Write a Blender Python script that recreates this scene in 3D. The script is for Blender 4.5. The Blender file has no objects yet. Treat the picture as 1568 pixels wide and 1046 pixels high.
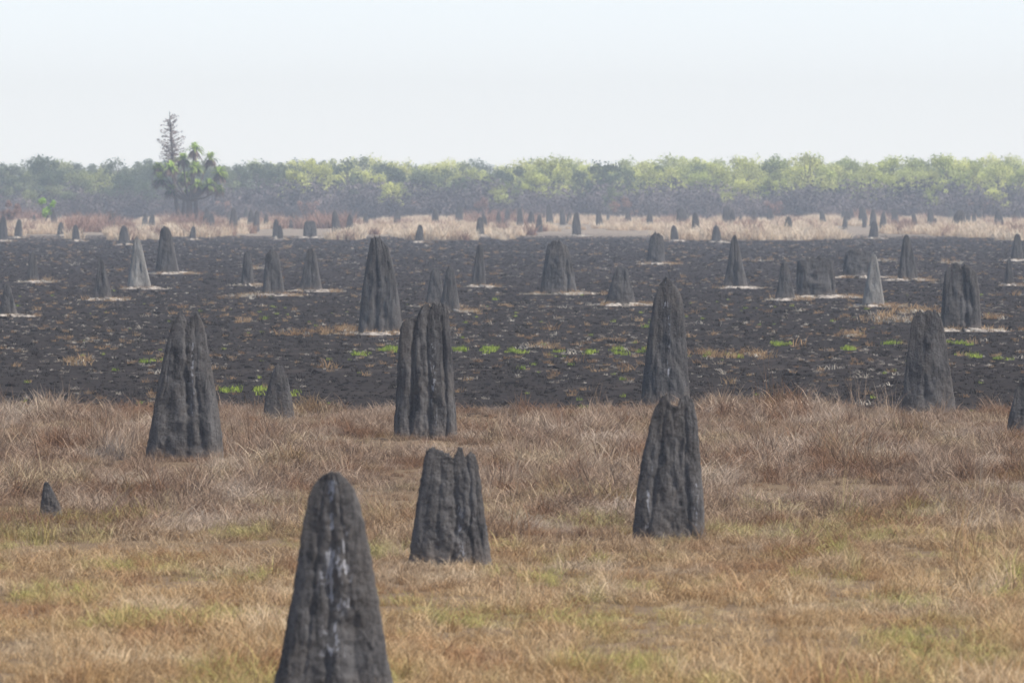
import bpy, math, random
import numpy as np
from mathutils import Vector, noise, Matrix
random.seed(7); rng=np.random.default_rng(7)
sc=bpy.context.scene
R=math.radians
# ------------------------------------------------------------ camera (eye on a raised bank, long lens)
EYE=3.7; F=1568*200/36.0; P=math.atan(223/F)
cam=bpy.data.cameras.new("camera"); camo=bpy.data.objects.new("camera",cam); sc.collection.objects.link(camo)
camo.location=(0,0,EYE); camo.rotation_euler=(math.pi/2-P,0,0)
cam.lens=200; cam.sensor_width=36; cam.clip_start=1; cam.clip_end=9000
cam.dof.use_dof=True; cam.dof.focus_distance=100; cam.dof.aperture_fstop=5.6
sc.camera=camo
sc.view_settings.view_transform='Standard'; sc.view_settings.look='None'; sc.view_settings.exposure=0
def ray(px,py):
    dx=(px-784)/F; dy=(523-py)/F
    return dx, math.cos(P)+dy*math.sin(P), -math.sin(P)+dy*math.cos(P)
def survey(px,py):            # bearing + depression angle -> metres on the plain
    a,b,c=ray(px,py); t=EYE/-c
    return a*t,b*t
def dist(py): return survey(784,py)[1]
def hgt(py,d):
    a,b,c=ray(784,py); return EYE+d*c/b
def lat(px,d): return (px-784)/F*d/ math.cos(P)
# ------------------------------------------------------------ light
SE=R(48); SA=R(110)
sv=Vector((math.cos(SE)*math.sin(SA),math.cos(SE)*math.cos(SA),math.sin(SE)))
sun=bpy.data.lights.new("sun",'SUN'); sun.energy=5.0; sun.angle=R(0.5); sun.color=(1,0.94,0.85)
so=bpy.data.objects.new("sun",sun); so.rotation_euler=sv.to_track_quat('Z','Y').to_euler(); so.location=(60,-20,80); sc.collection.objects.link(so)
w=bpy.data.worlds.new("World"); sc.world=w; w.use_nodes=True
nt=w.node_tree; nt.nodes.clear()
o=nt.nodes.new('ShaderNodeOutputWorld'); bg=nt.nodes.new('ShaderNodeBackground'); sk=nt.nodes.new('ShaderNodeTexSky')
sk.sky_type='NISHITA'; sk.sun_disc=False; sk.sun_elevation=SE; sk.sun_rotation=SA; sk.air_density=1.0; sk.dust_density=.6; sk.ozone_density=1.2
bg.inputs[1].default_value=0.13
# dry-season haze whitening the lowest part of the sky
tc=nt.nodes.new('ShaderNodeTexCoord'); sx=nt.nodes.new('ShaderNodeSeparateXYZ'); nt.links.new(tc.outputs['Generated'],sx.inputs[0])
mr=nt.nodes.new('ShaderNodeMapRange'); mr.interpolation_type='SMOOTHSTEP'; nt.links.new(sx.outputs[2],mr.inputs[0])
for i_,v_ in enumerate((.0,.22,.95,.0)): mr.inputs[1+i_].default_value=v_
mw=nt.nodes.new('ShaderNodeMix'); mw.data_type='RGBA'; nt.links.new(mr.outputs[0],mw.inputs[0]); nt.links.new(sk.outputs[0],mw.inputs[6])
cr_=nt.nodes.new('ShaderNodeValToRGB'); nt.links.new(sx.outputs[2],cr_.inputs[0])
cr_.color_ramp.elements[0].position=0.0; cr_.color_ramp.elements[0].color=(.91,.955,.995,1); cr_.color_ramp.elements[1].position=.06; cr_.color_ramp.elements[1].color=(.79,.895,1.0,1)
vm=nt.nodes.new('ShaderNodeVectorMath'); vm.operation='SCALE'; vm.inputs['Scale'].default_value=9.6; nt.links.new(cr_.outputs[0],vm.inputs[0]); nt.links.new(vm.outputs[0],mw.inputs[7])
nt.links.new(mw.outputs[2],bg.inputs[0]); nt.links.new(bg.outputs[0],o.inputs[0])
# ------------------------------------------------------------ node helpers
class NT:
    def __init__(s,mat): 
        mat.use_nodes=True; s.t=mat.node_tree; s.t.nodes.clear()
    def n(s,typ,**kw):
        nd=s.t.nodes.new(typ)
        for k,v in kw.items(): setattr(nd,k,v)
        return nd
    def set(s,inp,v):
        if isinstance(v,bpy.types.NodeSocket): s.t.links.new(v,inp)
        else: inp.default_value=v
    def math(s,op,a,b=0.0,clamp=False):
        nd=s.n('ShaderNodeMath',operation=op,use_clamp=clamp); s.set(nd.inputs[0],a); s.set(nd.inputs[1],b); return nd.outputs[0]
    def mix(s,f,a,b,blend='MIX'):
        nd=s.n('ShaderNodeMix',data_type='RGBA',blend_type=blend); s.set(nd.inputs[0],f)
        for i,v in ((6,a),(7,b)):
            if isinstance(v,tuple) and len(v)==3: v=v+(1,)
            s.set(nd.inputs[i],v)
        return nd.outputs[2]
    def noise(s,vec,scale,detail=4,rough=.55):
        nd=s.n('ShaderNodeTexNoise'); s.set(nd.inputs['Vector'],vec); nd.inputs['Scale'].default_value=scale
        nd.inputs['Detail'].default_value=detail; nd.inputs['Roughness'].default_value=rough; return nd.outputs[0]
    def mr(s,v,a,b,c=0.,d=1.,smooth=True):
        nd=s.n('ShaderNodeMapRange'); nd.interpolation_type='SMOOTHSTEP' if smooth else 'LINEAR'
        s.set(nd.inputs[0],v); 
        for i,x in enumerate((a,b,c,d)): nd.inputs[1+i].default_value=x
        return nd.outputs[0]
    def scale(s,vec,xyz):
        nd=s.n('ShaderNodeVectorMath',operation='MULTIPLY'); s.set(nd.inputs[0],vec); nd.inputs[1].default_value=xyz; return nd.outputs[0]
    def attr(s,name):
        return s.n('ShaderNodeAttribute',attribute_name=name)
    def out(s,sh): 
        o=s.n('ShaderNodeOutputMaterial'); s.t.links.new(sh,o.inputs[0]); return o
def newmat(name): 
    m=bpy.data.materials.new(name); return m,NT(m)
# --- ground
mg,t=newmat("plain_ground")
pos=t.n('ShaderNodeNewGeometry').outputs['Position']
xyz=t.n('ShaderNodeSeparateXYZ'); t.set(xyz.inputs[0],pos)
Y=xyz.outputs[1]
n1=t.noise(pos,0.12,4); n2=t.noise(pos,1.3,7,.7); n3=t.noise(pos,9.0,5,.7); n4=t.noise(pos,0.03,3); n5=t.noise(t.scale(pos,(.25,1,1)),.35,4,.6)
edge=t.math('ADD',Y,t.math('MULTIPLY',t.math('SUBTRACT',n1,.5),7.0))
burn=t.math('MULTIPLY',t.mr(edge,96.5,98.0),t.mr(t.math('ADD',Y,t.math('MULTIPLY',t.math('SUBTRACT',n4,.5),160)),470,560,1,0))
soil=t.mix(n2,(0.14,0.10,0.062),(0.30,0.215,0.14))
char=t.mix(t.mr(n3,.30,.70),(0.026,0.023,0.023),(0.060,0.053,0.052))
char=t.mix(t.mr(n2,.46,.78,0,.40),char,(0.11,0.092,0.084))
char=t.mix(t.math('MULTIPLY',t.mr(n3,.60,.74),.30),char,(0.22,0.185,0.16))
char=t.mix(t.mr(n5,.50,.72,0,.35),char,(0.13,0.108,0.098))
char=t.mix(t.math('MULTIPLY',t.mr(Y,130,330,0,1),.25),char,(0.08,0.072,0.08))
far=t.mix(t.mr(n2,.4,.6),(0.17,0.145,0.13),(0.44,0.36,0.28))
base=t.mix(t.mr(Y,250,400),soil,far)
col=t.mix(burn,base,char)
bmp=t.n('ShaderNodeBump'); bmp.inputs['Strength'].default_value=.35; bmp.inputs['Distance'].default_value=.05; t.set(bmp.inputs['Height'],n3)
bs=t.n('ShaderNodeBsdfDiffuse'); t.set(bs.inputs[0],col); t.set(bs.inputs['Normal'],bmp.outputs[0]); t.out(bs.outputs[0])
# --- leaf-like materials
def leafmat(name,fn,trans=.3):
    m,t=newmat(name); c=fn(t)
    d=t.n('ShaderNodeBsdfDiffuse'); t.set(d.inputs[0],c)
    tr=t.n('ShaderNodeBsdfTranslucent'); t.set(tr.inputs[0],c)
    mx=t.n('ShaderNodeMixShader'); mx.inputs[0].default_value=trans
    t.t.links.new(d.outputs[0],mx.inputs[1]); t.t.links.new(tr.outputs[0],mx.inputs[2]); t.out(mx.outputs[0]); return m
def grasscol(t):
    pos=t.n('ShaderNodeNewGeometry').outputs['Position']; x=t.n('ShaderNodeSeparateXYZ'); t.set(x.inputs[0],pos); Y=x.outputs[1]
    rnd=t.n('ShaderNodeObjectInfo').outputs['Random']; tone=t.attr('tone').outputs['Fac']
    p2=t.scale(pos,(1,.35,0)); a=t.noise(p2,.35,4); b=t.noise(p2,1.0,4); gn=t.noise(t.scale(pos,(1,.45,0)),.7,3); pl=t.noise(t.scale(pos,(.6,.35,0)),1.1,4)
    mauve=t.mix(rnd,(0.25,0.165,0.11),(0.64,0.48,0.355))
    mauve=t.mix(t.mr(b,.46,.62,0,.85),mauve,(0.30,0.165,0.095))
    mauve=t.mix(t.mr(pl,.52,.66,0,.7),mauve,(0.72,0.59,0.47))
    gold=t.mix(rnd,(0.52,0.33,0.155),(0.88,0.66,0.40))
    gold=t.mix(t.mr(b,.50,.66,0,.6),gold,(0.50,0.26,0.13))
    gold=t.mix(t.mr(pl,.52,.66,0,.5),gold,(0.92,0.77,0.56))
    c=t.mix(t.mr(t.math('ADD',Y,t.math('MULTIPLY',a,26)),62,82),gold,mauve)
    green=t.mix(rnd,(0.42,0.41,0.11),(0.66,0.62,0.22))
    gm=t.math('MULTIPLY',t.mr(gn,.50,.62),t.mr(Y,54,74,.85,.14))
    gm=t.math('MULTIPLY',gm,t.mr(rnd,.2,.7))
    c=t.mix(gm,c,green)
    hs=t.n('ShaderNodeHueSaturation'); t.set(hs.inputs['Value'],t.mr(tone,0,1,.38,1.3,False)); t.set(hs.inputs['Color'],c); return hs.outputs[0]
M_grass=leafmat("dry_grass",grasscol,.3)
def simplecol(c1,c2,vlo=.65,vhi=1.3):
    def f(t):
        rnd=t.n('ShaderNodeObjectInfo').outputs['Random']; tone=t.attr('tone').outputs['Fac']
        c=t.mix(rnd,c1,c2); hs=t.n('ShaderNodeHueSaturation'); t.set(hs.inputs['Value'],t.mr(tone,0,1,vlo,vhi,False)); t.set(hs.inputs['Color'],c); return hs.outputs[0]
    return f
M_pale=leafmat("ashy_straw",simplecol((0.30,0.245,0.19),(0.76,0.68,0.57)))
M_rust=leafmat("rusty_straw",simplecol((0.30,0.18,0.10),(0.54,0.37,0.21)))
M_green=leafmat("green_shoots",simplecol((0.26,0.36,0.06),(0.48,0.56,0.11)))
M_char=leafmat("charred_straw",simplecol((0.018,0.016,0.017),(0.075,0.066,0.063)),.0)
M_tan=leafmat("bleached_straw",simplecol((0.68,0.53,0.38),(0.90,0.77,0.60),.8,1.15))
M_dead=leafmat("dead_frond",simplecol((0.20,0.14,0.11),(0.25,0.18,0.15)),.15)
M_twig=leafmat("dead_twigs",simplecol((0.24,0.19,0.18),(0.30,0.235,0.22)),.15)
def treecol(t):
    pos=t.n('ShaderNodeNewGeometry').outputs['Position']; x=t.n('ShaderNodeSeparateXYZ'); t.set(x.inputs[0],pos); X=x.outputs[0]
    rnd=t.n('ShaderNodeObjectInfo').outputs['Random']; tone=t.attr('tone').outputs['Fac']
    a=t.noise(pos,.03,3)
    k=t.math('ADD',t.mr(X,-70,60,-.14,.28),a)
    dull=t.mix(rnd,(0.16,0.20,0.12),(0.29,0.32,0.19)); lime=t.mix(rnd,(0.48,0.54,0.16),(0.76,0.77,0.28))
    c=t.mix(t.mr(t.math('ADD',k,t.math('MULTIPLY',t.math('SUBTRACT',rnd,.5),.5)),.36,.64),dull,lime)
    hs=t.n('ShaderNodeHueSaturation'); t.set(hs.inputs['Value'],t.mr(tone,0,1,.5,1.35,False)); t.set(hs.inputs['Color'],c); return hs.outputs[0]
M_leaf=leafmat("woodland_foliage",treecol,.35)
M_leafg=leafmat("fresh_foliage",simplecol((0.36,0.54,0.08),(0.40,0.58,0.09)),.35)
M_pand=leafmat("pandanus_leaf",simplecol((0.27,0.36,0.08),(0.30,0.38,0.09),.12,2.0),.25)  # wide value range puts sunlit heads and shaded gaps into the leaf colour
M_understorey=leafmat("leafless_scrub",simplecol((0.11,0.095,0.10),(0.26,0.215,0.215)),.1)
M_redshrub=leafmat("russet_shrub",simplecol((0.34,0.20,0.16),(0.44,0.29,0.22)),.3)
mb,t=newmat("bark"); pos=t.n('ShaderNodeTexCoord').outputs['Object']; n=t.noise(t.scale(pos,(6,6,1.5)),2,5)
bs=t.n('ShaderNodeBsdfDiffuse'); t.set(bs.inputs[0],t.mix(n,(0.08,0.07,0.065),(0.22,0.18,0.16))); t.out(bs.outputs[0]); M_bark=mb
# --- termite mound
def moundmat(name,c1,c2,c3):
    m,t=newmat(name); pos=t.n('ShaderNodeNewGeometry').outputs['Position']
    oc=t.n('ShaderNodeTexCoord').outputs['Object']
    va=t.n('ShaderNodeVectorMath',operation='ADD'); t.set(va.inputs[0],oc); t.set(va.inputs[1],t.scale(pos,(.05,.05,0)))
    p=va.outputs[0]
    st=t.noise(t.scale(p,(9,9,1.1)),1.0,6,.65); fine=t.noise(p,30,5,.75); big=t.noise(p,2.2,4)
    c=t.mix(t.mr(st,.34,.64),c1,c2); c=t.mix(t.math('MULTIPLY',t.mr(big,.42,.66),.7),c,c3)
    c=t.mix(t.mr(fine,.38,.68,.0,.55),c,c2); c=t.mix(t.mr(fine,.48,.36,.0,.5),c,c1)
    s=t.n('ShaderNodeSeparateXYZ'); t.set(s.inputs[0],oc)
    low=t.mr(t.math('ADD',s.outputs[2],t.math('MULTIPLY',big,.3)),.12,.50,.55,0)
    c=t.mix(low,c,(0.24,0.195,0.165))
    dn=t.noise(t.scale(p,(20,20,7)),1.0,5,.65)
    dr=t.math('MULTIPLY',t.mr(dn,.53,.60),t.attr('lime').outputs['Fac'],True)
    c=t.mix(dr,c,(0.50,0.50,0.54))
    hh=t.math('ADD',t.math('MULTIPLY',st,1.0),t.math('MULTIPLY',fine,1.0))
    b=t.n('ShaderNodeBump'); b.inputs['Strength'].default_value=.8; b.inputs['Distance'].default_value=.045; t.set(b.inputs['Height'],hh)
    bs=t.n('ShaderNodeBsdfDiffuse'); t.set(bs.inputs['Color'],c); bs.inputs['Roughness'].default_value=.8
    t.set(bs.inputs['Normal'],b.outputs[0]); t.out(bs.outputs[0]); return m
M_m=moundmat("termite_mound_grey",(0.060,0.057,0.060),(0.190,0.180,0.178),(0.150,0.133,0.122))
M_ml=moundmat("termite_mound_pale",(0.21,0.20,0.19),(0.44,0.42,0.40),(0.30,0.27,0.24))
ma,t=newmat("ash_apron"); pos=t.n('ShaderNodeNewGeometry').outputs['Position']
bs=t.n('ShaderNodeBsdfDiffuse'); t.set(bs.inputs[0],t.mix(t.mr(t.noise(pos,3.5,6,.75),.38,.60),(0.06,0.052,0.05),(0.58,0.51,0.44))); t.out(bs.outputs[0]); M_ash=ma
# ------------------------------------------------------------ ground sheet
def link(me,name,mats,loc=(0,0,0),coll=None):
    ob=bpy.data.objects.new(name,me); ob.location=loc
    for m in (mats if isinstance(mats,(list,tuple)) else [mats]): me.materials.append(m)
    (coll or sc.collection).objects.link(ob); return ob
me=bpy.data.meshes.new("ground"); me.from_pydata([(-5000,-200,0),(5000,-200,0),(5000,8500,0),(-5000,8500,0)],[],[(0,1,2,3)])
link(me,"ground",mg)
# ------------------------------------------------------------ mounds
def add_attr(me,name,vals):
    a=me.attributes.new(name,'FLOAT','POINT'); a.data.foreach_set('value',np.asarray(vals,dtype=np.float32))
footprints=[]
def mound(px,base,top,prof,drop=None,k=3,A=.3,lime=None,mat=None,dr=.40,seed=None,N=96,Mz=64,grooves=None,jag=1.0):
    """prof: (screen-y, left, right) silhouette survey, converted to metres about the base centre"""
    seed=random.random()*1000 if seed is None else seed
    d=dist(base); X0=lat(px,d); H=hgt(top,d)
    zs=[]; L=[]; Rr=[]
    for (yy,l,r) in sorted(prof,key=lambda q:-q[0]):
        zs.append(hgt(yy,d)/H); L.append(lat(l,d)-X0); Rr.append(lat(r,d)-X0)
    drop=drop or [(-1,.05),(-.5,.02),(0,0),(.5,.03),(1,.06)]
    du=[q[0] for q in drop]; dv=[q[1] for q in drop]
    W=(Rr[0]-L[0]); D=W*dr/2*1.05
    rs=random.Random(seed)
    GV=[]
    for g in range(k*2):     # broad shallow furrows
        GV.append((rs.random()*2*math.pi, rs.uniform(.06,.14), rs.uniform(.2,.65), rs.choice([-.2,rs.uniform(.0,.5)]), rs.choice([1.3,rs.uniform(.5,1)]), rs.random()*50))
    for g in range(k*4):     # fine cracks and runnels
        s0=rs.uniform(-.2,.7); GV.append((rs.random()*2*math.pi, rs.uniform(.02,.045), rs.uniform(.15,.35), s0, s0+rs.uniform(.25,.8), rs.random()*50))
    for (u,wd,dp) in (grooves or []): GV.append((2*math.pi-math.acos(u),wd,dp,-.2,1.3,rs.random()*50))
    V=[];Fc=[];lv=[];MI=[]
    for j in range(Mz+1):
        s=j/Mz; zz=s
        l=np.interp(zz,zs,L); r=np.interp(zz,zs,Rr); c=(l+r)/2; hw=(r-l)/2
        hd=D*(.12+.88*(1-s)**.85)*(1+.10*max(0,1-s*9))
        gg=[(a+.20*noise.noise(Vector((q,s*1.6,1)))+.10*noise.noise(Vector((q,s*6,1))),wd*(.7+.6*(1-s)),dp*min(1,max(0,(s-s0)*6))*min(1,max(0,(s1-s)*5))*(1+.6*noise.noise(Vector((q,s*7,9))))) for (a,wd,dp,s0,s1,q) in GV]
        for i in range(N):
            th=2*math.pi*i/N; ct=math.cos(th); stt=math.sin(th)
            g=0.
            for (a,wd,dp) in gg:
                dt=abs((th-a+math.pi)%(2*math.pi)-math.pi)
                if dt<wd*2.5: g+=dp*math.exp(-(dt/wd)**1.1)
            g=min(g,1.2)
            fy=1-A*g*1.4; fx=1-A*.12*g
            x=c+hw*ct*fx; y=hd*(abs(stt)**.6)*(1 if stt>=0 else -1)*fy
            nz=noise.fractal(Vector((x*2.2/W+seed,y*3/W,s*2.2)),1,2.1,4)
            n5=noise.fractal(Vector((x*14/W+seed,y*14/W,s*20)),.8,2.1,4)
            x+=W*(.014*nz+.011*n5)*(1-.2*s); y+=W*(.09*nz+.018*n5)*(stt)*(1-.4*s)
            dd=np.interp(ct+.04*nz,du,dv)+.03*g*(A/.3)
            top_n=(.018*noise.noise(Vector((ct*4+seed,seed,0)))+.040*noise.noise(Vector((ct*10+seed,seed,4)))+.02*noise.noise(Vector((ct*27+seed,seed,4))))*jag
            z=s*H*(1-(dd+top_n)*s**14)
            if j==0: z=-.12
            V.append((x,y,z))
            a=0
            if lime:
                for (u,w_,s0,s1) in lime:
                    if s0<s<s1: a=max(a,math.exp(-((ct-u)/w_)**2)*(1 if stt<0 else .4))
            lv.append(a)
    for j in range(Mz):
        for i in range(N):
            a=j*N+i; b=j*N+(i+1)%N; Fc.append((a,b,b+N,a+N))
    o=Mz*N
    for i in range(N//2-1):
        if i==0: Fc.append((o,o+1,o+N-1))
        Fc.append((o+i+1,o+i+2,o+N-2-i,o+N-1-i)) if (i+2)<(N-2-i) else Fc.append((o+i+1,o+i+2,o+N-1-i))
    MI=[0]*len(Fc)
    if 104<d<560:   # ashy apron of crumbled earth round the foot
        n0=len(V); NA=48; hh=.04+.00022*d
        for q,(rr,zq) in enumerate(((.8,hh),(1.12,hh*.8),(1.8,-.03))):
            for i in range(NA):
                th=2*math.pi*i/NA; nn=1+.9*noise.noise(Vector((math.cos(th)*1.5+seed,math.sin(th)*1.5,q*.2)))+.4*noise.noise(Vector((math.cos(th)*5+seed,math.sin(th)*5,q*.3))) if q else 1
                V.append((W/2*rr*nn*math.cos(th)+.10*q*W, (D+.15)*rr*nn*1.5*math.sin(th), zq+(.06*noise.noise(Vector((th*4,seed,q))) if q<2 else 0))); lv.append(0)
        for q in range(2):
            for i in range(NA):
                a=n0+q*NA+i; b=n0+q*NA+(i+1)%NA; Fc.append((a,a+NA,b+NA,b)); MI.append(1)
    me=bpy.data.meshes.new("termite_mound"); me.from_pydata(V,[],Fc); add_attr(me,'lime',lv)
    me.polygons.foreach_set('use_smooth',[True]*len(me.polygons)); me.polygons.foreach_set('material_index',MI); me.update()
    ob=link(me,"termite_mound",[mat or M_m,M_ash],(X0,d,0))
    footprints.append((X0,d,W/2,D)); return ob
# heroes
mound(508,1096,722,[(1096,404,612),(1046,418,603),(1000,430,592),(900,450,577),(800,466,557),(760,474,547),(742,480,539),(730,488,530),(722,496,521)],
      [(-1,.02),(-.6,.005),(-.2,0),(.3,.005),(.7,.01),(1,.02)],k=2,A=.18,grooves=[(-.1,.10,.8),(.35,.07,.6),(-.5,.06,.5)],lime=[(-.02,.20,.25,.97),(-.28,.10,.40,.75),(.28,.12,.45,.8)],N=200,Mz=150,seed=3,jag=.4)
mound(690,869,684,[(869,624,754),(800,634,744),(740,642,736),(705,648,731),(684,652,727)],
      [(-1,.03),(-.75,.01),(-.5,.02),(-.1,.05),(.1,.11),(.2,.05),(.35,0),(.5,.01),(.6,.10),(.72,.05),(.85,.04),(1,.08)],k=3,A=.28,grooves=[(.1,.09,1),(.6,.07,.9),(-.35,.07,.5)],N=180,Mz=110,seed=12,lime=[(.3,.06,.1,.6)])
mound(1025,831,600,[(831,967,1082),(760,974,1077),(700,984,1073),(650,996,1068),(620,1003,1064),(600,1008,1060)],
      [(-1,.09),(-.8,.04),(-.5,0),(-.25,.08),(.1,.11),(.3,.04),(.6,.02),(1,.05)],k=3,A=.22,grooves=[(-.55,.07,.9),(-.05,.07,.6),(.55,.06,.7)],N=180,Mz=120,seed=25,lime=[(-.65,.05,.1,.6),(.75,.07,.1,.4)],jag=.5)
mound(283,705,478,[(705,221,343),(650,231,337),(600,240,330),(540,252,321),(500,262,313),(478,267,309)],
      [(-1,.06),(-.6,.0),(-.3,.02),(0,.09),(.25,.035),(.6,.0),(1,.06)],k=3,A=.27,N=140,Mz=110,seed=31,lime=[(.25,.05,.3,.8)],grooves=[(0,.08,.8),(.45,.06,.6)],jag=.6)
mound(428,646,553,[(646,402,453),(610,406,447),(580,414,441),(560,421,433),(553,425,429)],k=2,A=.12,seed=42,mat=M_m,jag=.5)
mound(652,673,462,[(673,602,701),(600,607,696),(540,609,692),(500,613,689),(475,622,687),(462,628,684)],
      [(-1,.20),(-.75,.15),(-.5,.13),(-.35,.03),(0,.0),(.1,.05),(.25,.01),(.7,.01),(1,.04)],k=3,A=.38,N=180,Mz=110,seed=57,lime=[(.3,.08,.1,.7)],grooves=[(-.42,.11,1.2),(.1,.08,.8),(.65,.06,.7)])
mound(1020,623,421,[(623,981,1058),(570,986,1054),(500,994,1049),(460,1001,1045),(440,1007,1038),(428,1012,1032),(421,1017,1025)],
      k=3,A=.14,N=128,Mz=90,seed=63,lime=[(-.2,.16,.75,1.0),(.1,.05,.2,.7)],jag=.4)
mound(1422,637,474,[(637,1378,1466),(590,1384,1458),(530,1391,1450),(490,1396,1442),(474,1400,1438)],
      [(-1,.07),(-.6,.0),(-.2,.03),(.1,.0),(.5,.02),(.7,.01),(1,.07)],k=3,A=.18,N=112,Mz=80,seed=71,grooves=[(-.2,.08,.7)])
mound(1560,667,583,[(667,1540,1592),(630,1547,1586),(595,1556,1580),(583,1562,1575)],k=3,A=.2,seed=5)
mound(581,512,361,[(512,547,617),(450,554,610),(410,560,603),(380,565,596),(361,568,590)],
      [(-1,.05),(-.5,.0),(-.1,.02),(.3,.0),(.5,.05),(1,.10)],k=3,A=.30,seed=81,grooves=[(-.3,.10,1),(.3,.08,.7)])
mound(78,794,737,[(794,60,97),(770,62,90),(750,65,80),(737,67,74)],k=2,A=.12,seed=8)
mound(1471,507,402,[(507,1439,1504),(450,1443,1500),(420,1446,1496),(402,1452,1488)],
      [(-1,.08),(-.4,0),(-.1,.02),(.2,.08),(.35,.01),(.6,.04),(1,.10)],k=3,A=.40,seed=91,grooves=[(.1,.14,1.2)])
mound(855,451,367,[(451,826,884),(420,831,879),(390,835,873),(367,840,866)],
      [(-1,.10),(-.6,.03),(-.3,.01),(0,.05),(.2,0),(.5,.04),(1,.12)],k=4,A=.36,seed=101)
# middle distance: (centre, base, top, left, right, topwidth fraction, style)
mid=[(417,453,380,400,438,.48,0),(475,447,380,457,495,.32,0),(378,438,382,368,391,.42,0),(256,420,346,237,276,.36,0),
(212,443,362,194,233,.22,1),(157,460,395,142,173,.22,0),(50,433,386,40,61,.40,0),(13,485,434,-3,29,.25,0),
(688,478,406,672,706,.30,0),(665,470,410,650,684,.36,0),(733,440,374,721,745,.38,0),(1004,405,355,988,1020,.58,0),
(1127,442,359,1107,1146,.18,0),(1202,460,400,1186,1219,.28,0),(1251,456,390,1217,1284,.8,0),(1311,426,379,1287,1336,.65,0),
(1338,470,387,1319,1356,.22,1),(1390,430,359,1373,1408,.28,0),(1557,400,358,1546,1568,.38,0),(1545,438,396,1537,1554,.38,0),
(475,365,337,463,487,.65,0),(948,468,407,924,976,.32,0)]
for (c,b,tp,l,r,tf,st) in mid:
    cc=(l+r)/2; hw=(r-l)/2; sh=(c-cc)*.4+random.uniform(-.16,.16)*hw; H_=b-tp
    pr=[(b,l,r),(b-.12*H_,cc-hw*.90+sh*.1,cc+hw*.88+sh*.1)]
    for q in (.4,.7,.88,1):
        wq=hw*(tf+(1-tf)*(1-q)**(1.0 if tf<.6 else .7))*.96
        if q==1: wq*=.8
        pr.append((b-q*H_,cc+sh*q-wq,cc+sh*q+wq))
    dp=None
    if tf>.6: dp=[(-1,.16),(-.7,.05),(-.5,.02),(-.4,.12),(-.1,.01),(.05,.11),(.3,.0),(.45,.12),(.7,.02),(1,.14)]
    elif tf>.4: dp=[(-1,.12),(-.4,.0),(0,.05),(.3,.03),(.6,.06),(1,.16)]
    mound(c,b,tp,pr,dp,k=7 if tf>.7 else 3,A=.5 if tf>.6 else .3,mat=M_ml if st else M_m,N=72,Mz=44)
farl=[(117,370,344,13),(190,376,345,18),(357,358,318,15),(392,355,322,12),(423,365,335,12),(430,368,345,10),(515,360,322,15),(535,362,328,13),
(608,345,321,12),(666,350,319,13),(703,345,314,14),(642,372,344,14),(735,362,332,14),(743,355,330,10),(813,352,323,13),(825,356,328,12),(883,362,324,15),
(918,350,321,12),(1033,370,345,14),(1046,350,317,22),(1066,362,325,15),(1097,372,345,16),(1116,350,314,22),(1207,364,331,16),(1337,366,338,16),
(1370,345,317,12),(1425,345,318,12),(1466,358,321,26),(1530,348,320,14),(1180,345,320,14),(1297,345,322,12),(1322,345,314,16),(172,355,325,13),
(28,365,335,13),(5,370,330,16),(93,362,340,12),(295,368,346,11),(232,352,328,12),(560,350,326,10),(842,345,312,12),(862,345,318,10),(962,347,324,12),
(1155,348,322,11),(1260,346,322,11),(1400,348,326,10),(1500,344,322,10),(1555,345,320,12),(325,350,326,10),(448,350,325,11),(776,346,320,11)]
for (c,b,tp,w_) in farl:
    H_=b-tp; sh=random.uniform(-.15,.15)*w_
    pr=[(b,c-w_*.5,c+w_*.5),(b-.5*H_,c+sh*.5-w_*.40,c+sh*.5+w_*.41),(b-.85*H_,c+sh-w_*.27,c+sh+w_*.28),(tp,c+sh-w_*.14,c+sh+w_*.14)]
    mound(c,b,tp,pr,k=2,A=.3,N=32,Mz=20)
for i in range(70):
    c=random.uniform(-60,1630); b=random.uniform(340,352); d=dist(b); H_=random.uniform(1.0,2.3)/d*F; w_=H_*random.uniform(.33,.5); tp=b-H_
    pr=[(b,c-w_*.5,c+w_*.5),(b-.6*H_,c-w_*.36,c+w_*.38),(tp,c-w_*.14,c+w_*.14)]
    mound(c,b,tp,pr,k=2,A=.3,N=24,Mz=14)
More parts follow.
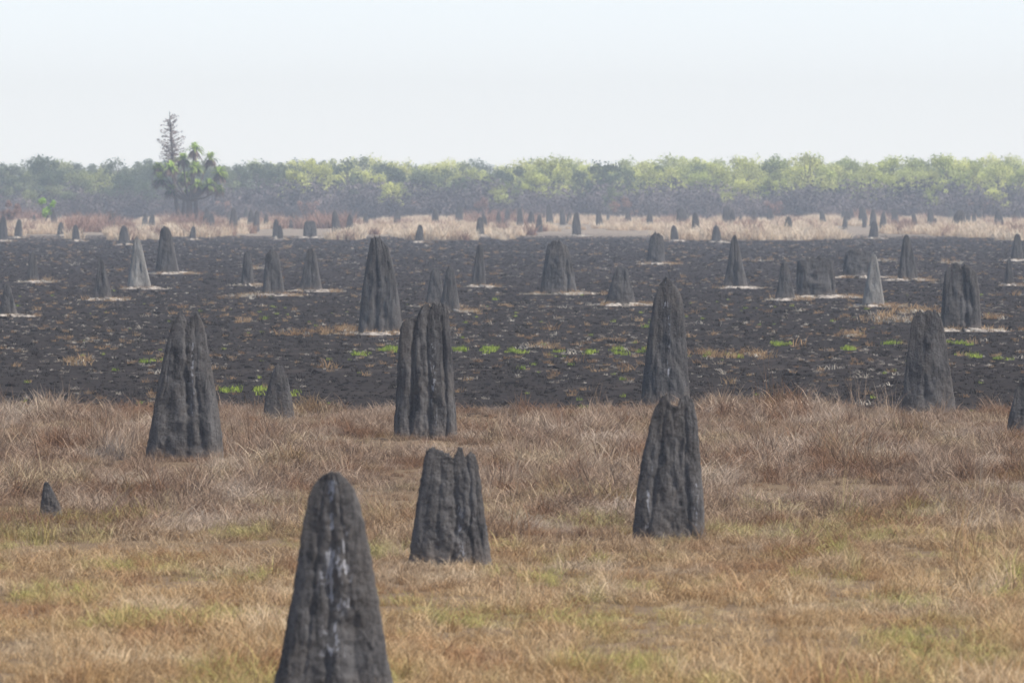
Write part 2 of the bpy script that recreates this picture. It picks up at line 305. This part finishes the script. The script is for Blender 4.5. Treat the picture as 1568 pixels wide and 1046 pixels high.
# ------------------------------------------------------------ instancing through geometry nodes
def protos(cname,objs):
    c=bpy.data.collections.new(cname)
    for i,(me,mats) in enumerate(objs): link(me,"%s_%02d"%(cname,i),mats,coll=c)
    return c
def scatter(name,coll,pts,rots,scls,idx):
    n=len(pts); me=bpy.data.meshes.new(name); me.vertices.add(n); me.vertices.foreach_set('co',np.asarray(pts,dtype=np.float32).ravel())
    a=me.attributes.new('rot','FLOAT_VECTOR','POINT'); a.data.foreach_set('vector',np.asarray(rots,dtype=np.float32).ravel())
    a=me.attributes.new('scl','FLOAT_VECTOR','POINT'); a.data.foreach_set('vector',np.asarray(scls,dtype=np.float32).ravel())
    a=me.attributes.new('idx','INT','POINT'); a.data.foreach_set('value',np.asarray(idx,dtype=np.int32))
    ob=bpy.data.objects.new(name,me); sc.collection.objects.link(ob)
    g=bpy.data.node_groups.new(name,'GeometryNodeTree')
    g.interface.new_socket('Geometry',in_out='INPUT',socket_type='NodeSocketGeometry'); g.interface.new_socket('Geometry',in_out='OUTPUT',socket_type='NodeSocketGeometry')
    gi=g.nodes.new('NodeGroupInput'); go=g.nodes.new('NodeGroupOutput'); ip=g.nodes.new('GeometryNodeInstanceOnPoints')
    ci=g.nodes.new('GeometryNodeCollectionInfo'); ci.inputs['Collection'].default_value=coll; ci.inputs['Separate Children'].default_value=True; ci.inputs['Reset Children'].default_value=True
    def na(nm,ty):
        q=g.nodes.new('GeometryNodeInputNamedAttribute'); q.data_type=ty; q.inputs['Name'].default_value=nm; return q.outputs[0]
    L=g.links.new
    L(gi.outputs[0],ip.inputs['Points']); L(ci.outputs[0],ip.inputs['Instance']); ip.inputs['Pick Instance'].default_value=True
    L(na('idx','INT'),ip.inputs['Instance Index']); L(na('rot','FLOAT_VECTOR'),ip.inputs['Rotation']); L(na('scl','FLOAT_VECTOR'),ip.inputs['Scale'])
    L(ip.outputs[0],go.inputs[0])
    md=ob.modifiers.new('scatter','NODES'); md.node_group=g; return ob
def tuft(nb,rad,hmin,hmax,leanm,width,seed,bias=0.0,droop=.6):
    r=random.Random(seed); V=[];Fc=[];T=[]
    for b in range(nb):
        a=r.random()*6.283; q=rad*math.sqrt(r.random()); x0=q*math.cos(a); y0=q*math.sin(a)
        L=r.uniform(hmin,hmax); az=r.random()*6.283 if r.random()>bias else r.gauss(0.3,.5)
        ln=abs(r.gauss(leanm,.3)); ln=min(ln,1.45); dx=math.cos(az); dy=math.sin(az); wd=width*r.uniform(.6,1.3)
        fa=r.random()*3.14; wx=math.cos(fa)*wd/2; wy=math.sin(fa)*wd/2
        p=(x0,y0,-.01); n0=len(V); tn=r.random(); l2=ln
        pts=[p]
        for sgm in range(3):
            l2=ln*(.55+.35*sgm)+droop*.25*sgm; l2=min(l2,1.7)
            p=(p[0]+dx*math.sin(l2)*L/3,p[1]+dy*math.sin(l2)*L/3,p[2]+math.cos(l2)*L/3); pts.append(p)
        for i_,pp in enumerate(pts[:3]):
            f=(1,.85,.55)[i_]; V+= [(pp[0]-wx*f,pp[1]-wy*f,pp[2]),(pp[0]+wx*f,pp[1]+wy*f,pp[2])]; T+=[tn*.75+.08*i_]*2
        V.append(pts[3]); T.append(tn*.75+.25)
        Fc+=[(n0,n0+1,n0+3,n0+2),(n0+2,n0+3,n0+5,n0+4),(n0+4,n0+5,n0+6)]
    me=bpy.data.meshes.new("tuft"); me.from_pydata(V,[],Fc); add_attr(me,'tone',T); return me
def clod(seed,r0):
    import bmesh
    bm=bmesh.new(); bmesh.ops.create_icosphere(bm,subdivisions=2,radius=r0)
    for v in bm.verts:
        f=1+.5*noise.noise(v.co*(2.2/r0)+Vector((seed,0,0))); v.co=Vector((v.co.x*f*1.4,v.co.y*f,max(v.co.z*f*.7,-.02)))
    me=bpy.data.meshes.new("clod"); bm.to_mesh(me); bm.free(); add_attr(me,'tone',[random.random()]*len(me.vertices)); return me
def inmound(x,y,m=0.0):
    for (a,b,w_,d_) in footprints:
        if abs(x-a)<w_*.92+m and abs(y-b)<d_*.9+m+.02: return True
    return False
# unburnt grass field
G=[]
for i in range(5): G.append((tuft(46,.30,.20,.46,1.1,.012,i,.45),M_grass))          # 0-4 matted
for i in range(3): G.append((tuft(44,.13,.24,.46,.50,.010,20+i,.2),M_grass))          # 5-7 upright tussock
for i in range(2): G.append((tuft(40,.22,.08,.18,.7,.012,30+i),M_grass))             # 8-9 short
for i in range(2): G.append((tuft(18,.20,.50,.90,.35,.007,40+i,.5,.3),M_grass))       # 10-11 tall stems
CG=protos("grass_clump",G)
pts=[];rots=[];scl=[];idx=[]
def fldn(x,y,s,o): return noise.noise(Vector((x*s,y*s,o)))
def addp(x,y,s,k,sz=None,z=0,tilt=.12):
    pts.append((x,y,z)); rots.append((random.uniform(-tilt,tilt),random.uniform(-tilt,tilt),random.random()*6.28 if k>4 else random.gauss(0,.9)+ (0 if random.random()<.6 else 3.14)))
    scl.append((s,s,sz or s)); idx.append(k)
y=37.0
while y<102:
    dens=34 if y<64 else 20
    half=.092*y*1.12+2.2; step=.5
    for _ in range(int(dens*step*2*half)):
        x=random.uniform(-half,half); yy=y+random.random()*step
        ed=97.6-3.6*(fldn(x,yy,.12,9))-1.0*fldn(x,yy,.7,2)
        if yy>ed: continue
        if inmound(x,yy): continue
        n_=fldn(x,yy*.5,.35,0)+.8*fldn(x,yy*.6,1.1,5)
        if n_<-.40 and random.random()<.55: continue
        r=random.random(); near=max(0,min(1,(72-yy)/14))
        s=random.uniform(.5,.95)*(1+.9*n_)*(1-.30*near)
        if r<.60-.08*near: k=random.randrange(5)
        elif r<.60-.08*near+.05+.20*max(0,n_): k=5+random.randrange(3)
        elif r<.995: k=8+random.randrange(2)
        else: k=10+random.randrange(2)
        addp(x,yy,max(.32,s),k)
    y+=step
# tall tussocks seen in the field
for (px,py,n) in [(175,690,7),(120,690,4),(380,700,10),(195,700,6),(800,745,8),(1290,655,6),(1325,650,5),(1515,900,6),(1530,860,5),(1380,690,5),(1600,800,5),(720,820,3),(60,830,2),(990,700,3),(1180,700,3),(460,800,4),(1450,770,5)]:
    X_,Y_=survey(px,py)
    for i in range(n): addp(X_+random.gauss(0,.3),Y_+random.gauss(0,.5),random.uniform(.8,1.2),5+random.randrange(3) if random.random()<.7 else 10+random.randrange(2))
# grass hugging mound feet
for (a,b,w_,d_) in footprints:
    if b<104:
        for i in range(int(40*w_)):
            x=a+random.uniform(-1.1,1.1)*w_; addp(x,b-d_-random.uniform(.0,.35),random.uniform(.3,.6),random.choice([0,1,2,8,9,5]))
scatter("dry_grass_field",CG,pts,rots,scl,idx)
# burnt plain litter
B=[]
for i in range(3): B.append((clod(i*3.1,.026+.012*i),M_char))                          #0-2
for i in range(2): B.append((tuft(20,.10,.05,.13,.6,.010,60+i),M_char))               #3-4
for i in range(2): B.append((tuft(16,.10,.05,.14,.9,.014,70+i),M_pale))              #5-6
for i in range(2): B.append((tuft(24,.12,.08,.20,.6,.014,80+i),M_rust))               #7-8
for i in range(2): B.append((tuft(20,.10,.06,.14,.6,.014,90+i),M_green))              #9-10
CB=protos("burnt_litter",B)
pts=[];rots=[];scl=[];idx=[]
y=95.0
while y<520:
    step=2.0; half=.092*y*1.1+3; dens=9*(105/y)**1.25
    for _ in range(int(dens*step*2*half)):
        x=random.uniform(-half,half); yy=y+random.random()*step
        if inmound(x,yy): continue
        r=random.random(); n_=fldn(x,yy*.25,.22,3)+.6*fldn(x,yy*.6,1.0,8)
        pale=.05+.28*max(0,n_)+(.06 if 118<yy<200 else 0)
        if yy<112: pale*=.4
        if r<pale: k=5+random.randrange(2)
        elif r<pale*1.3: k=7+random.randrange(2)
        elif r<.42: k=random.randrange(3)
        elif r>.994 and yy<220: k=9
        else: k=3+random.randrange(2)
        s=random.uniform(.35,.9)*(1+.25*(yy-100)/200 if yy<300 else 1.5)
        if k in (5,6): s*=random.uniform(.5,1.1)
        if random.random()<.06: s*=2.0
        addp(x,yy,s,k)
    y+=step
# unburnt skirts about mound feet
for (a,b,w_,d_) in list(footprints):
    if 104<b<520:
        n=int(80*min(1.4,w_+.3))
        for i in range(n):
            th=random.uniform(3.2,6.4); rr=1+abs(random.gauss(0,.55)); x=a+math.cos(th)*w_*rr+random.gauss(.15,.18); yy=b+math.sin(th)*d_*rr*1.6
            if inmound(x,yy): continue
            addp(x,yy,random.uniform(.7,1.6),random.choice([5,6,5,6,5,6,7]))
        if random.random()<.6:
            for i in range(24): addp(a+w_*random.uniform(.8,2.6),b-d_+random.gauss(0,.8),random.uniform(.6,1.4),random.choice([5,6,7,8]))
# green shoots + rusty tufts
def patch(px,py,wpx,n,ks,s=(.7,1.2),dy=1.5):
    X_,Y_=survey(px,py); wd=wpx/F*Y_
    for i in range(n): addp(X_+random.gauss(0,wd/2.4),Y_+random.gauss(0,dy),random.uniform(*s),random.choice(ks))
for (px,py,wp,n) in [(555,543,26,6),(600,536,14,14),(705,536,18,7),(750,536,20,16),(790,540,24,10),(840,541,16,4),(905,540,12,6),(948,538,20,10),(985,536,14,6),(1130,548,20,3),(1195,528,20,9),(1300,534,16,9),(1365,527,24,6),(1420,532,14,4),
    (1470,527,16,10),(1495,548,14,6),(350,603,26,5),(400,600,9,7),(450,606,20,2),(1540,550,20,4),(245,555,20,3),(222,556,12,3),(1080,545,20,3)]:
    patch(px,py,wp,n,[9,10],(.8,1.4),1.0)
for (px,py,wp,n) in [(115,556,30,16),(490,512,60,18),(525,505,40,20),(1100,545,50,22),(1305,515,30,16),(1145,545,30,12),(820,532,30,14),(375,492,40,10),(1520,488,30,12)]:
    patch(px,py,wp,n,[7,8,5],(.8,1.6))
for (px,py,wp,n) in [(1375,490,60,60),(1405,480,40,40),(375,455,40,30),(395,412,20,30),(1460,403,30,30),(1360,400,30,24),(1150,400,40,20),(60,432,40,16),(870,450,40,20)]:
    patch(px,py,wp,n,[7,5,6,5],(1.0,2.2),2.5)
scatter("burnt_stubble_and_shoots",CB,pts,rots,scl,idx)
# bleached tussocks at far side of the burn
T=[]
for i in range(4): T.append((tuft(90,.6,.5,1.1,.6,.06,100+i),M_tan))
for i in range(2): T.append((tuft(90,.6,.6,1.4,.6,.06,110+i),M_redshrub))
CT=protos("straw_tussock",T)
pts=[];rots=[];scl=[];idx=[]
for i in range(9500):
    u=random.random(); yy=470+ (900-470)*u**1.3; half=.092*yy*1.1+6; x=random.uniform(-half,half)
    n_=fldn(x,yy*.12,.07,1)+.6*fldn(x,yy*.2,.25,6)
    th=-.02 if x>-20*yy/600 else .10
    if yy<600 and n_<th+.10: continue
    if n_<th-.12: continue
    addp(x,yy,random.uniform(.5,1.2)*(1+.6*n_),random.randrange(4) if random.random()<.90 else 4+random.randrange(2))
for (px,py,wp,n) in [(20,345,60,40),(140,355,80,30),(290,349,40,30),(1325,340,24,20),(480,350,120,20),(770,345,60,30)]:
    patch(px,py,wp,n,[4,5],(1.0,2.0),12)
scatter("straw_tussocks",CT,pts,rots,scl,idx)
# ------------------------------------------------------------ trees
def tube(V,Fc,MI,T,p0,p1,r0,r1,n=6,mi=0):
    a=Vector(p0); b=Vector(p1); dr=(b-a).normalized(); u=dr.orthogonal().normalized(); v=dr.cross(u); s=len(V)
    for (c,r) in((a,r0),(b,r1)):
        for i in range(n):
            th=6.2832*i/n; V.append(tuple(c+u*math.cos(th)*r+v*math.sin(th)*r)); T.append(.5)
    for i in range(n): j=(i+1)%n; Fc.append((s+i,s+j,s+n+j,s+n+i)); MI.append(mi)
def leafq(V,Fc,MI,T,c,sz,r,tone,mi=1):
    n=Vector((r.gauss(0,1),r.gauss(0,1),r.gauss(0,1))).normalized(); u=n.orthogonal().normalized()*sz/2; v=n.cross(u).normalized()*sz*.35; s=len(V)
    c=Vector(c); V+=[tuple(c-u),tuple(c-v),tuple(c+u),tuple(c+v)]; T+=[tone]*4; Fc.append((s,s+1,s+2,s+3)); MI.append(mi)
def tomesh(V,Fc,MI,T,name):
    me=bpy.data.meshes.new(name); me.from_pydata(V,[],Fc); me.polygons.foreach_set('material_index',MI); add_attr(me,'tone',T); return me
def tree(seed,H,cr,nc=16,nl=110,sz=.34,low=.35):
    r=random.Random(seed); V=[];Fc=[];MI=[];T=[]
    p=Vector((0,0,-.2)); tr=H*.022+.05; forks=[]
    for i in range(4):
        q=Vector((r.gauss(0,.25),r.gauss(0,.25),H*(.16*(i+1)))); tube(V,Fc,MI,T,p,q,tr*(1-.18*i),tr*(1-.18*(i+1)),7); p=q; forks.append(q)
    for c_ in range(nc):
        a=r.random()*6.283; e=r.random(); zc=H*(low+(.93-low)*r.random()**.8); rr=cr*math.sqrt(r.random())*(1-.75*max(0,(zc/H-.55)/.45)**1.5)
        c=Vector((math.cos(a)*rr,math.sin(a)*rr,zc)); f=forks[min(3,max(0,int((zc/H-.2)*5)))]; 
        if f.z>c.z: f=forks[0]
        m=(f+c)/2+Vector((r.gauss(0,.2),r.gauss(0,.2),-.2)); tube(V,Fc,MI,T,f,m,tr*.35,tr*.22,4); tube(V,Fc,MI,T,m,c,tr*.22,.02,4)
        R0=r.uniform(.14,.26)*cr*1.5; tn=r.random()*.6
        for l in range(int(nl*r.uniform(.6,1.2))):
            d=Vector((r.gauss(0,1),r.gauss(0,1),r.gauss(0,.75))); d=d.normalized()*R0*r.random()**.4
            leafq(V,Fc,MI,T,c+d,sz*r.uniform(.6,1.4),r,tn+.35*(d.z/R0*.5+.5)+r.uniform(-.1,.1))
    return tomesh(V,Fc,MI,T,"tree")
def scrub(seed,H,W_,nb=60):
    r=random.Random(seed); V=[];Fc=[];MI=[];T=[]
    for i in range(nb):
        x=r.gauss(0,W_*.5); y_=r.uniform(-W_,W_)*.5; h=H*r.uniform(.4,1)*math.exp(-(x/W_)**2*.8); q=Vector((x+r.gauss(0,.3),y_,h)); tube(V,Fc,MI,T,(x,y_,-.1),q,.05,.02,3,0); tn=r.random()*.6
        for k_ in range(26): 
            s=r.uniform(.1,1); c=Vector((x,y_,0)).lerp(q,s)+Vector((r.gauss(0,.45),r.gauss(0,.35),r.gauss(0,.2))); leafq(V,Fc,MI,T,c,r.uniform(.2,.5),r,tn+.4*r.random(),0)
    return tomesh(V,Fc,MI,T,"scrub")
TR=[]
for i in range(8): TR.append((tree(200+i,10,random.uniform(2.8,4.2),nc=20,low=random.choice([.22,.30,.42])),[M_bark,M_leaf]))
for i in range(3): TR.append((scrub(300+i,5.0,4),[M_understorey]))
for i in range(2): TR.append((tree(320+i,4.5,2.2,nc=9,nl=80,sz=.3,low=.25),[M_bark,M_redshrub]))
CTt=protos("woodland",TR)
pts=[];rots=[];scl=[];idx=[]
for row,(yy,hm) in enumerate([(850,.60),(880,.76),(915,.90),(950,.98),(990,1.03),(1040,1.06),(1100,1.1),(1170,1.12)]):
    half=.092*yy*1.1+15; x=-half
    while x<half:
        x+=random.uniform(2.6,5.0)
        hh=hm*random.uniform(.80,1.04)*(1+.14*fldn(x,yy,.05,4))*(1.0+.03*(x/80))
        if row<2 and random.random()<.45+.35*(x>0): continue
        pts.append((x,yy+random.uniform(-15,15),0)); rots.append((0,0,random.random()*6.28)); s=hh; scl.append((s*random.uniform(.9,1.35),s,s)); idx.append(random.randrange(8))
for yy in (825,840,860,885,905,930):
    half=.092*yy*1.1+15; x=-half
    while x<half:
        x+=random.uniform(2.2,4.6); s=random.uniform(.55,1.2)*(.85 if yy<850 else 1.15)
        pts.append((x,yy+random.uniform(-10,10),0)); rots.append((0,0,random.choice([0,3.14])+random.uniform(-.3,.3))); scl.append((s*1.2,s,s)); idx.append(8+random.randrange(3))
        if random.random()<.08: pts.append((x,yy-8,0)); rots.append((0,0,x)); scl.append((.8,.8,.8)); idx.append(11+random.randrange(2))
for (px,s) in [(1237,1.20),(1450,1.03),(925,1.05),(845,1.14),(70,1.0)]:
    pts.append((lat(px,905),905,0)); rots.append((0,0,px)); scl.append((s*.8,s,s)); idx.append(px%8)
scatter("distant_woodland",CTt,pts,rots,scl,idx)
# small fresh-green tree, left
def put_tree(px,base,top,cr,mats,name,seed,nc=9,nl=90,sz=.3):
    d=dist(base); link(tree(seed,hgt(top,d),cr,nc,nl,sz,.25),name,mats,(lat(px,d),d,0))
put_tree(72,350,298,1.1,[M_bark,M_leafg],"green_sapling",501)
put_tree(22,350,306,1.3,[M_bark,M_redshrub],"russet_shrub_tree",502)
# pandanus with several leaf heads
d=dist(349); Xp=lat(290,d)
V=[];Fc=[];MI=[];T=[]; r=random.Random(9)
def rosette(c,rad,n,tone):
    for i in range(n):
        a=r.random()*6.283; el=r.uniform(-.8,1.4); dirv=Vector((math.cos(a)*math.cos(el),math.sin(a)*math.cos(el),math.sin(el))); L=rad*r.uniform(.75,1.2)
        side=dirv.cross(Vector((0,0,1))); side=(side.normalized() if side.length>.01 else Vector((1,0,0)))*.11
        p0=Vector(c); p1=p0+dirv*L*.5+Vector((0,0,.05)); p2=p0+dirv*L*.85-Vector((0,0,.15*L)); p3=p0+dirv*L-Vector((0,0,.36*L)); s=len(V)
        mi=1 if el>-.35 else 2
        V.extend([tuple(p0-side*.6),tuple(p0+side*.6),tuple(p1-side),tuple(p1+side),tuple(p2-side*.8),tuple(p2+side*.8),tuple(p3)]); tn=max(0,min(1,tone+.5*math.sin(el)+r.uniform(-.12,.12))); T.extend([tn]*7)  # painted light: leaves pointing up get lighter colour, hanging ones darker
        Fc.extend([(s,s+1,s+3,s+2),(s+2,s+3,s+5,s+4),(s+4,s+5,s+6)]); MI.extend([mi]*3)
fork=Vector((0,0,hgt(308,d))); tube(V,Fc,MI,T,(-.1,0,-.2),(0,0,hgt(330,d)),.45,.38,9); tube(V,Fc,MI,T,(0,0,hgt(330,d)),fork,.38,.32,9)
tube(V,Fc,MI,T,(.9,.3,-.2),(.7,.2,hgt(300,d)),.28,.22,8); tube(V,Fc,MI,T,(-.9,.2,-.2),(-.6,.1,hgt(302,d)),.2,.16,8)
heads=[(299,230,1.3),(322,244,1.25),(280,245,1.2),(336,266,1.25),(262,258,1.2),(246,275,1.3),(301,258,1.2),(322,284,1.2),(283,274,1.2),(303,284,1.1),(262,292,1.1),(242,256,.9),(336,290,.8),(286,298,.9)]
for hi,(hx,hy,rd) in enumerate(heads):
    yo=(-1.5,.9,.2,-.6,-1.2,.2,-1.6,-1.0,1.0,-.3,.5,.8,.5,.9)[hi]
    c=Vector((lat(hx,d)-Xp,yo,hgt(hy,d))); m=fork.lerp(c,.5)+Vector((0,0,-.35)); 
    tube(V,Fc,MI,T,fork,m,.16,.12,6); tube(V,Fc,MI,T,m,c,.12,.09,6); rosette(c,rd*.95,90,.32-.12*yo+r.uniform(-.1,.15))  # rear heads coloured darker to stand for shade inside the crown
    for i in range(36):   # hanging dead skirt
        a=r.random()*6.28; p=c+Vector((math.cos(a)*.2,math.sin(a)*.2,-.1)); q=p+Vector((math.cos(a)*.4,math.sin(a)*.4,-r.uniform(.6,1.2))); s=len(V)
        V.extend([tuple(p+Vector((-.07,0,0))),tuple(p+Vector((.07,0,0))),tuple(q)]); T.extend([.4*r.random()]*3); Fc.append((s,s+1,s+2)); MI.append(2)
link(tomesh(V,Fc,MI,T,"pandanus"),"pandanus_tree",[M_bark,M_pand,M_dead],(Xp,d,0))
# dead pole tree behind it
V=[];Fc=[];MI=[];T=[]; r=random.Random(19); d2=d+3; Xd=lat(268,d2)
pts_=[(276,349),(270,310),(266,270),(264,230),(262,200),(260,170)]
pp=[Vector((lat(a,d2)-Xd,0,hgt(b,d2) if b<349 else -.2)) for a,b in pts_]
rad=[.28,.24,.20,.16,.11,.03]
for i in range(5): tube(V,Fc,MI,T,pp[i],pp[i+1],rad[i],rad[i+1],7)
for i in range(120):
    s=r.random()**.75; zy=172+ s*95+3; z=hgt(zy,d2); x=(lat(260+ (zy-172)*.07,d2)-Xd)
    Lb=(.3+1.5*math.sin(min(1,.12+s*.95)*2.2))*r.uniform(.4,1.15); a=r.random()*6.283; up=r.uniform(-.1,.7)
    q=Vector((x+math.cos(a)*Lb,math.sin(a)*Lb,z+Lb*up)); tube(V,Fc,MI,T,(x,0,z),q,.055,.02,3,1)
    for k_ in range(12):
        t_=r.uniform(.3,1.05); c=Vector((x,0,z)).lerp(q,t_)+Vector((r.gauss(0,.07),r.gauss(0,.07),r.gauss(0,.08))); leafq(V,Fc,MI,T,c,r.uniform(.10,.26),r,r.random(),1)
link(tomesh(V,Fc,MI,T,"dead"),"dead_tree",[M_bark,M_twig],(Xd,d2,0))
# ------------------------------------------------------------ smoky air over the plain
me=bpy.data.meshes.new("haze")
x0,x1,y0,y1,z0,z1=-700,700,-60,1300,-3,30
me.from_pydata([(x0,y0,z0),(x1,y0,z0),(x1,y1,z0),(x0,y1,z0),(x0,y0,z1),(x1,y0,z1),(x1,y1,z1),(x0,y1,z1)],[],[(0,3,2,1),(4,5,6,7),(0,1,5,4),(1,2,6,5),(2,3,7,6),(3,0,4,7)])
mh,t=newmat("smoky_air"); vs=t.n('ShaderNodeVolumeScatter'); vs.inputs['Color'].default_value=(.78,.87,1,1); vs.inputs['Density'].default_value=.00056; vs.inputs['Anisotropy'].default_value=0
oo=t.n('ShaderNodeOutputMaterial'); t.t.links.new(vs.outputs[0],oo.inputs['Volume'])
link(me,"smoky_haze",mh)
